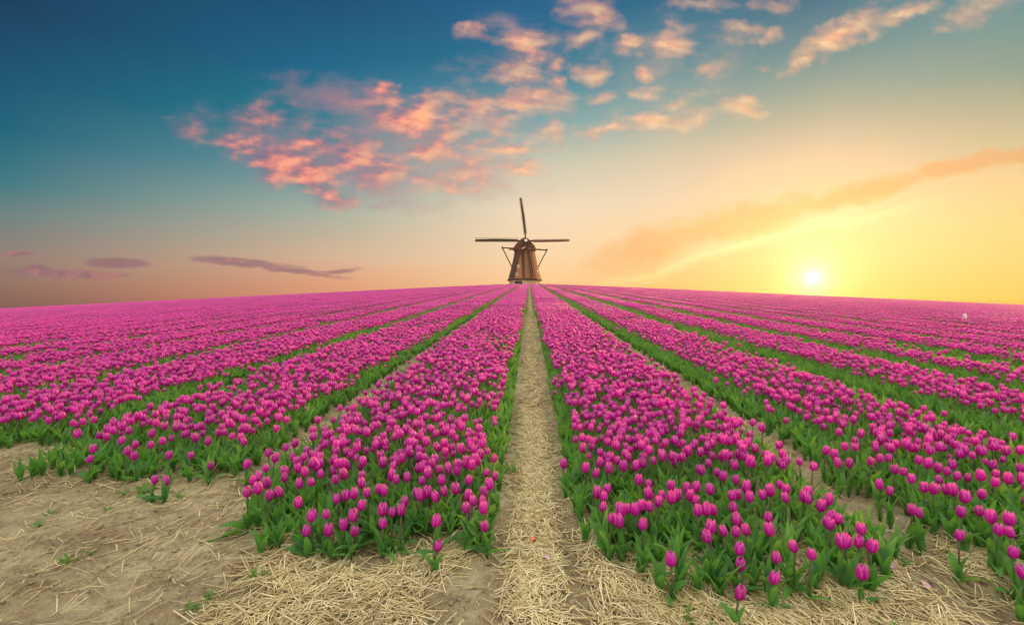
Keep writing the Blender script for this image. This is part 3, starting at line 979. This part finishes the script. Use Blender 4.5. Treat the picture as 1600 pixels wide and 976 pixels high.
# before the two front beds
tuft = lambda x, y: np.clip((fbm(x * 3, y * 3, 33, 3) - .38) * 5, .06, 1)
strew(6000, (-1.25, -.3), (1.5, 2.55), .55, .9, (.05, .24), dens=lambda x, y: np.clip((fbm(x * 4, y * 4, 35, 3) - .42) * 6, .05, 1))
strew(2500, (-.34, -.1), (1.5, 4.0), 1.2, .9, (.04, .15), dens=lambda x, y: tuft(x, y) * .15)
strew(13000, (.25, 2.6), (1.5, 2.5), 2.3, .75, (.05, .26), dens=lambda x, y: np.clip(tuft(x, y) + .25, 0, 1))
# bare headland to the left
strew(5200, (-5.5, -.8), (1.5, 4.6), .6, .8, (.03, .16), (.002, .0042), dens=lambda x, y: np.clip((fbm(x * 1.3 - y * .7, y * 3.2, 51, 3) - .44) * 6, .03, .9))
strew(1800, (-7, -1.2), (2.6, 6), .5, .8, (.06, .22), (.003, .006), dens=lambda x, y: np.clip((fbm(x * 1.2, y * 3, 57, 3) - .4) * 5, .05, 1))
# under the plants and in the side tracks
strew(16000, (-6, 6), (2.0, 7), 1.4, .8, (.05, .2), (.003, .006), dens=lambda x, y: np.clip(.12 + (np.abs(bed_dx(x)) > HALF) * .6, 0, 1) * (np.abs(x - PX0) > .25))
strew(9000, (-14, 14), (6, 18), 1.5, .7, (.08, .25), (.006, .012), dens=lambda x, y: (np.abs(bed_dx(x)) > HALF - .05) * .9)
strew(2600, (1.3, 3.2), (1.6, 3.6), 2.2, .6, (.05, .2), dens=lambda x, y: tuft(x, y) * .5)
aX, aY, aA, aL, aW, aZ = map(np.concatenate, (sX, sY, sA, sL, sW, sZ))
track = (np.abs(aX - 1.74 + .06 * (aY - 2.2)) < .17) & (aY > 1.75) & (aY < 4.5)      # the bare wheel track between the two right beds
keep = ~track | (rng.uniform(0, 1, aX.size) < .10)
aX, aY, aA, aL, aW, aZ = (q[keep] for q in (aX, aY, aA, aL, aW, aZ))
tag(obj('straw', straw_mesh(aX, aY, aA, aL, aW, aZ)), 'loose pale straw strewn over the soil and the path', 'straw', kind='stuff')

# clods of dry earth
def clods(n):
    x = np.concatenate([rng.uniform(-5, -.2, n), rng.uniform(.2, 3.4, n // 3), rng.uniform(-.3, .3, n // 8)])
    y = np.concatenate([rng.uniform(1.55, 4.4, n), rng.uniform(1.6, 2.6, n // 3), rng.uniform(1.6, 5, n // 8)])
    k = (fbm(x * 2.2, y * 2.2, 91, 3) > .47) | (rng.uniform(0, 1, x.size) < .15)
    x, y = x[k], y[k]; m_ = x.size
    base = np.array([(0, 0, .8)] + [(math.cos(a), math.sin(a), .35) for a in np.arange(6) * 1.047] + [(1.15 * math.cos(a), 1.15 * math.sin(a), -.5) for a in np.arange(6) * 1.047 + .5])
    sz = .003 + .013 * rng.uniform(0, 1, m_) ** 3.2
    V = base[None] * (1 + rng.uniform(-.32, .32, (m_, 13, 3))) * sz[:, None, None]
    V[:, :, 2] *= .8
    V[:, :, 0] += x[:, None]; V[:, :, 1] += y[:, None]; V[:, :, 2] += surf_z(x, y)[:, None] + .002
    f = [(0, 1 + k_, 1 + (k_ + 1) % 6) for k_ in range(6)]
    f += [(1 + k_, 7 + k_, 1 + (k_ + 1) % 6) for k_ in range(6)] + [(1 + (k_ + 1) % 6, 7 + k_, 7 + (k_ + 1) % 6) for k_ in range(6)]
    F = (np.arange(m_)[:, None, None] * 13 + np.array(f)[None]).reshape(-1, 3)
    me = bpy.data.meshes.new('soil_clods')
    me.vertices.add(m_ * 13); me.vertices.foreach_set('co', V.ravel())
    me.loops.add(F.size); me.loops.foreach_set('vertex_index', F.ravel().astype(np.int32))
    me.polygons.add(len(F)); me.polygons.foreach_set('loop_start', np.arange(0, F.size, 3, dtype=np.int32))
    me.update(calc_edges=True)
    me.materials.append(m_soil)
    return me
tag(obj('soil_clods', clods(9000)), 'small crumbs and clods of dry earth on the headland', 'soil', kind='stuff')

# ------------------------------------------------------------------ small things on the soil
def weed(px, py, size, n, label, seed, flat=.9):
    x, y = hit(px, py)
    root = bpy.data.objects.new('weed', None); COL.objects.link(root)
    root.location = (x, y, float(surf_z(x, y)))
    tag(root, label, 'weed', 'weeds sprouting on the bare soil')
    rs = RS(seed)
    for k in range(n):
        mb = MB()
        V, F, E = leaf_grid(rs, size * rs.uniform(.6, 1.1), size * rs.uniform(.16, .3), rs.uniform(flat - .4, flat + .3), 6, 3, k * 6.28 / n + rs.uniform(-.5, .5))
        mb.add(V + np.array([rs.uniform(-.3, .3) * size, rs.uniform(-.3, .3) * size, .004]), F, E)
        obj('leaf', mb.mesh('weed_leaf', [m_weed]), root)
WEEDS = [(80, 881, .055, 7, 'small bright green weed alone on the bare soil, lower left'),
         (120, 872, .045, 5, 'thin green weed just right of the lower left weed'),
         (393, 908, .06, 8, 'light green seedling before the left bed corner'),
         (318, 945, .05, 7, 'low pale weed at the bottom, left of the straw heap'),
         (292, 962, .045, 5, 'sparse pale weed on the bottom edge of the soil'),
         (30, 822, .06, 7, 'flat green weed on the soil near the left edge'),
         (52, 803, .05, 5, 'small weed beside the flat weed near the left edge'),
         (212, 768, .10, 9, 'wide low tuft of green leaves under the pair of short tulips'),
         (180, 768, .07, 6, 'flattened green tuft left of the pair of short tulips'),
         (272, 776, .06, 5, 'thin green blades right of the pair of short tulips'),
         (798, 737, .10, 9, 'yellow green weed at the left edge of the straw path'),
         (1478, 890, .05, 6, 'tiny weed on the bare track between the right beds'),
         (1400, 870, .06, 7, 'low grassy weed at the straw edge of the right track'),
         (1075, 962, .10, 10, 'grassy green tuft in the straw at the bottom, right of path'),
         (1372, 962, .06, 7, 'bright green sprig in the straw at the lower right'),
         (150, 800, .045, 5, 'faint green seedling amid straw on the left headland')]
for k, w in enumerate(WEEDS):
    weed(w[0], w[1], w[2], w[3], w[4], 900 + k)

x, y = hit(300, 860)
cut = bpy.data.objects.new('cut_tulip_leaf', None); COL.objects.link(cut)
cut.location = (x, y, float(surf_z(x, y)) + .012); cut.rotation_euler = (0, 0, R(28))
tag(cut, 'cut pale green tulip shoot lying flat on the soil, lower left', 'leaf')
mb = MB(); V, F = tube([(0, 0, 0), (.06, .004, .006), (.12, .01, .008)], [.004, .004, .003], 6); mb.add(V, F)
obj('stem', mb.mesh('cut_stem', [m_weed]), cut)
for k, (L, a) in enumerate(((.13, .1), (.15, -.25))):
    mb = MB(); V, F, E = leaf_grid(RS(950 + k), L, .03, 1.25, 8, 5, a); mb.add(V + np.array([.09, .004, .008]), F, E)
    obj('leaf', mb.mesh('cut_leaf', [m_weed]), cut)

def fallen(px, py, mat, label, seed, size=.035):
    x, y = hit(px, py)
    rs = RS(seed); mb = MB()
    V, F, E = leaf_grid(rs, size, size * .7, 1.2, 5, 5, rs.uniform(0, 6))
    o = obj('fallen_petal', (mb.add(V, F, E), mb.mesh('fallen_petal', [mat]))[1], None, (x, y, float(surf_z(x, y)) + .022))
    tag(o, label, 'petal', 'petals fallen on the straw')
fallen(831, 846, m_petal_red, 'red fallen petal on the straw of the central path', 1)
fallen(849, 876, m_petal_old, 'purplish fallen petal on the path, nearer than the red one', 2)
fallen(1381, 889, m_petal_old, 'withered pink petal on straw beside the right bed corner', 3, .05)
fallen(1433, 911, m_petal_old, 'pale withered petal on the edge of the right track', 4, .05)

# ------------------------------------------------------------------ windmill
WX, WY = -1.15, 128.0
WZ = float(ground_z(WX, WY))
PXM = WY / 800            # metres per photo pixel at the mill
def zpix(py): return CAM_H + (486 - py) * PXM
mill = bpy.data.objects.new('windmill', None); COL.objects.link(mill)
mill.location = (WX, WY, WZ)
tag(mill, 'old Dutch windmill with thatched octagonal body and four sails on the crest', 'windmill')
def up(py): return zpix(py) - WZ
def ring(r, z, n=8, ph=0.0, sx_=1, sy_=1):
    return [(r * sx_ * math.cos(ph + 2 * math.pi * k / n), r * sy_ * math.sin(ph + 2 * math.pi * k / n), z) for k in range(n)]
def loft(rings, cap=True):
    n = len(rings[0]); V = [q for r in rings for q in r]; F = []
    for i in range(len(rings) - 1):
        for k in range(n):
            F.append((i * n + k, i * n + (k + 1) % n, (i + 1) * n + (k + 1) % n, (i + 1) * n + k))
    if cap:
        F.append(tuple(range(n - 1, -1, -1))); F.append(tuple((len(rings) - 1) * n + k for k in range(n)))
    return V, F
def part(name, mat, shapes, parent=mill, smooth=False, loc=None):
    mb = MB()
    for V, F in shapes: mb.add(V, F)
    o = obj(name, mb.mesh(name, [mat], smooth), parent)
    return o
PH = 0.0
zb, zs, zt = -1.5, up(437.5), up(391)
C8 = math.cos(R(22.5))
rb, rs_, rt = 25.0 * PXM, 26.2 * PXM, 15.6 * PXM
body_rings = [ring(rs_, zs, 8, PH)]
for t in (.12, .3, .5, .7, .88, 1.0):
    rr = rs_ + (rt - rs_) * (1 - (1 - t) ** 1.25)
    body_rings.append(ring(rr, zs + (zt - zs) * t, 8, PH))
part('base_wall', m_brick, [loft([ring(rb * .97, zb, 8, PH), ring(rb * .97, zs + .05, 8, PH)])])
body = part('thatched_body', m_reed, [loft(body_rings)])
skirt = part('thatch_eave', m_reed, [loft([ring(rs_ * 1.03, zs - .22, 8, PH), ring(rs_ * 1.035, zs + .12, 8, PH), ring(rs_ * .99, zs + .3, 8, PH)])])

def on_face(fa, z, off=.06):
    """point and outward normal on the body's face at azimuth fa and height z"""
    t = (z - zs) / (zt - zs)
    rr = (rs_ + (rt - rs_) * (1 - (1 - min(max(t, 0), 1)) ** 1.25)) * C8 + off
    return Vector((rr * math.cos(fa), rr * math.sin(fa), z)), Vector((math.cos(fa), math.sin(fa), 0))
face_az = [PH + R(22.5) + k * R(45) for k in range(8)]
vis_f = sorted([a for a in [(q % (2 * math.pi)) for q in face_az] if math.sin(a) < .1], key=lambda a: math.cos(a))
# a paler triangle of reed on the second face from the left
fa = min(vis_f, key=lambda a: abs(a - R(248)))
tang = Vector((-math.sin(fa), math.cos(fa), 0))
tri = []
for z, w in ((zs + .25, 1.0), (zs + (zt - zs) * .45, .52), (zs + (zt - zs) * .82, .06)):
    pnt, nrm = on_face(fa, z, .05)
    for s in (-1, 1):
        tri.append((pnt + tang * s * w - nrm * .4, pnt + tang * s * w))
V = [tuple(q[1]) for q in tri] + [tuple(q[0]) for q in tri]
F = [(0, 1, 3, 2), (2, 3, 5, 4), (0, 2, 8, 6), (2, 4, 10, 8), (1, 7, 9, 3), (3, 9, 11, 5), (4, 5, 11, 10)]
part('pale_thatch', m_reed_pale, [(V, F)])

for deg in (337, 292):  # sunlight on the right-hand faces, painted in as panels of paler reed
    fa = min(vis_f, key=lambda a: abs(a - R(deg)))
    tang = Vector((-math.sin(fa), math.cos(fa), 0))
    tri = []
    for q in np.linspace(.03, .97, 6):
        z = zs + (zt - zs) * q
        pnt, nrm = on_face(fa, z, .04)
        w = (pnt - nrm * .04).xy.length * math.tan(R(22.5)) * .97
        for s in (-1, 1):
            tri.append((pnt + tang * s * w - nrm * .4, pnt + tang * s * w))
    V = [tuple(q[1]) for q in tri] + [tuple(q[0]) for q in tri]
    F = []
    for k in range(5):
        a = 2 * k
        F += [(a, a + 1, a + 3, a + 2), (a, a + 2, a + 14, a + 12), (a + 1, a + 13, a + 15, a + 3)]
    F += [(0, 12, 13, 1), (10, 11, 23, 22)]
    part('pale_thatch', m_reed_pale, [(V, F)])  # these panels stand for sunlight on the faces

def window(fa, z, w, h, side=0.0):
    pnt, nrm = on_face(fa, z, .12)
    tg = Vector((-math.sin(fa), math.cos(fa), 0))
    c = pnt + tg * side
    fr = part('window', m_white, [beam(c - Vector((0, 0, h / 2)) - nrm * .2, c + Vector((0, 0, h / 2)) - nrm * .2, w, .5, nrm)])
    part('pane', m_glass, [beam(c - Vector((0, 0, h * .3)) + nrm * .03, c + Vector((0, 0, h * .3)) + nrm * .03, w * .55, .08, nrm)], fr)
f2 = min(vis_f, key=lambda a: abs(a - R(270)))
window(f2, up(417.5), .55, .65, -.35)
window(f2, up(429.5), .5, .6, -.55)
window(min(vis_f, key=lambda a: abs(a - R(320))), up(425), .5, .6)
# openings in the base
def base_open(fa, name, mat, w, z0, z1, side=0.0):
    rr = rb * .97 * C8
    nrm = Vector((math.cos(fa), math.sin(fa), 0)); tg = Vector((-math.sin(fa), math.cos(fa), 0))
    c = nrm * (rr + .02) + tg * side
    fr = part(name, m_white, [beam(c + Vector((0, 0, z0)), c + Vector((0, 0, z1)), w + .3, .10, nrm)])
    part('panel', mat, [beam(c + nrm * .05 + Vector((0, 0, z0 + .02)), c + nrm * .05 + Vector((0, 0, z1 - .15)), w, .12, nrm)], fr)
base_open(vis_f[1] if len(vis_f) > 1 else fa, 'door', m_wood, 2.0, zb + .2, zs - .25)
base_open(f2, 'base_window', m_glass, 1.0, zs - 1.3, zs - .35, -.6)
# cap
zc0, zc1 = up(392), up(371.5)
cw = 18.0 * PXM
cap_r = [ring(cw * .92, zc0 - .15, 16, 0), ring(cw * 1.02, zc0 + .25, 16, 0), ring(cw * .98, zc0 + .8, 16, 0), ring(cw * .80, zc0 + (zc1 - zc0) * .5, 16, 0, 1, 1.1),
         ring(cw * .5, zc0 + (zc1 - zc0) * .78, 16, 0, 1, 1.25), ring(cw * .26, zc0 + (zc1 - zc0) * .95, 16, 0, 1, 1.8), ring(cw * .08, zc1, 16, 0, 1, 3)]
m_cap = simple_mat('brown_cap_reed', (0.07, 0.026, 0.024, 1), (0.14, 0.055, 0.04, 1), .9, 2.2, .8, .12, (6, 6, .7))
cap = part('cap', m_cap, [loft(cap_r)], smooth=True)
hub = Vector((1.15 * 0 + (822 - 827) * PXM - WX, -cw * 1.30, up(379.5)))
part('cap_front', m_redwood, [beam((hub.x - 1.9, -cw * .98, zc0 + .55), (hub.x + 1.9, -cw * .98, zc0 + .55), .3, 1.0),
                              beam((hub.x - 1.2, -cw * 1.0, zc0 + 1.4), (hub.x + 1.2, -cw * 1.0, zc0 + 1.4), .3, .9),
                              beam((hub.x - .6, -cw * 1.0, zc0 + 2.1), (hub.x + .6, -cw * 1.0, zc0 + 2.1), .3, .7)], cap)
part('beard', m_white, [beam((hub.x + s * .15, -cw * 1.12, zc0 + .62), (hub.x + s * 1.0, -cw * 1.1, zc0 + .18), .12, .22) for s in (-1, 1)], cap)
part('windshaft', m_wood, [tube([(hub.x, -cw * .5, hub.z - .2), (hub.x, hub.y - .7, hub.z + .05)], [.5, .45], 10)])
part('shaft_head', m_white, [tube([(hub.x, hub.y - .62, hub.z + .05), (hub.x, hub.y - .95, hub.z + .07)], [.42, .36], 12)])
part('cross_box', m_wood, [box(hub.x, hub.y - .1, hub.z, 1.2, .9, 1.2)])
def sail(end, w0, w1, mat, side):
    """a sail seen nearly furled: stock, hem laths, cross bars and rolled cloth"""
    e = Vector((hub.x + end[0] * PXM, hub.y - .15 + end[2], hub.z + end[1] * PXM))
    h0 = Vector((hub.x, hub.y - .15, hub.z))
    d = (e - h0).normalized(); n = Vector((0, -1, 0)); s = d.cross(n).normalized() * side
    st = part('sail', m_wood, [beam(h0 - d * .4, e, .34, .34, n)])
    st.name = 'sail'
    a, b = h0 + (e - h0) * .16, e - d * .1
    L = (b - a).length
    laths = [beam(a + s * w0 + n * .02, b + s * w1 + n * .02, .07, .08, n), beam(a - s * .32 + n * .05, b - s * .3 + n * .05, .06, .18, n)]
    part('hem_lath', m_wood, laths, st)
    bars = []
    for k in range(19):
        q = k / 18; p_ = a + (b - a) * q; w = w0 + (w1 - w0) * q
        bars.append(beam(p_ - s * .33, p_ + s * (w + .03), .05, .05, n))
    part('cross_bars', m_wood, bars, st)
    part('furled_cloth', mat, [tube([a + s * (.30 * w0) + n * .1, a + (b - a) * .5 + s * (.42 * w0) + n * .13, b + s * .3 * w1 + n * .1], [.18, .2, .12], 8)], st)
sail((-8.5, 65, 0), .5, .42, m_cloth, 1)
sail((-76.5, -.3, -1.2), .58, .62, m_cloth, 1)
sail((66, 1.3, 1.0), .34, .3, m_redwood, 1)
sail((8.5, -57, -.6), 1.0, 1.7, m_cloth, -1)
# tail gear
yb_ = cw * 1.0
l0, r0 = Vector(((784 - 827) * PXM - WX, yb_, up(384.5))), Vector(((855 - 827) * PXM - WX, yb_, up(388.5)))
part('tail_beam', m_wood, [beam(l0, r0, .28)])
part('short_tail_beam', m_wood, [beam(Vector((-4.0, cw * .3, zc0 + .5)), Vector((4.0, cw * .3, zc0 + .5)), .26)])
foot = Vector((0, rs_ * 1.35, .8))
for q, xo in ((l0, -1.2), (r0, 1.2)):
    part('tail_brace', m_wood, [beam(q, Vector((foot.x + xo, rs_ * 1.25, .9)), .2)])
    part('beam_end', m_wood, [beam(q - Vector((0, 0, .35)), q + Vector((0, 0, .35)), .3)])
part('tail_pole', m_wood, [beam(Vector((0, cw, zc0 + 1)), foot, .35)])

# white marker post out in the right-hand beds
def march(px, py):
    d = Vector(((px - 800) / 800, 1.0, (486 - py) / 800))
    d = Vector((d.x * cy - d.y * sn, d.x * sn + d.y * cy, d.z))
    for t in np.arange(2, 140, .05):
        p_ = Vector((0, 0, CAM_H)) + d * t
        if p_.z < float(ground_z(p_.x, p_.y)) + .12: return p_
p_ = march(1507.5, 502)
post = bpy.data.objects.new('marker_post', None); COL.objects.link(post)
pz_ = float(ground_z(p_.x, p_.y)); post.location = (p_.x, p_.y, pz_)
s_ = p_.y / 800
tag(post, 'small white marker post standing among the tulips, far right', 'post')
mb = MB(); V, F = beam((0, 0, -.1), (0, 0, .12 + 11 * s_), 3.6 * s_, 3.0 * s_); mb.add(V, F); obj('post_shaft', mb.mesh('post_shaft', [m_white], False), post)
mb = MB(); V, F = loft([ring(2.5 * s_, .12 + 11 * s_, 4, R(45)), ring(.4 * s_, .12 + 12 * s_, 4, R(45))]); mb.add(V, F); obj('post_cap', mb.mesh('post_cap', [m_white], False), post)

# ------------------------------------------------------------------ air
HAZE = 0.00022
if HAZE > 0:
    m_haze, B, out = new_mat('haze')
    pvn = B.n('ShaderNodeVolumePrincipled')
    pvn.inputs['Color'].default_value = (1.0, 0.88, 0.6, 1)
    pvn.inputs['Density'].default_value = HAZE
    pvn.inputs['Anisotropy'].default_value = 0.8
    m_haze.node_tree.links.new(pvn.outputs[0], out.inputs['Volume'])
    mb = MB(); V, F = box(0, 61, 12.5, 2 * 186, 2 * 123, 39); mb.add(V, F)
    tag(obj('haze', mb.mesh('haze', [m_haze], False)), 'thin golden evening haze over the field', kind='stuff')
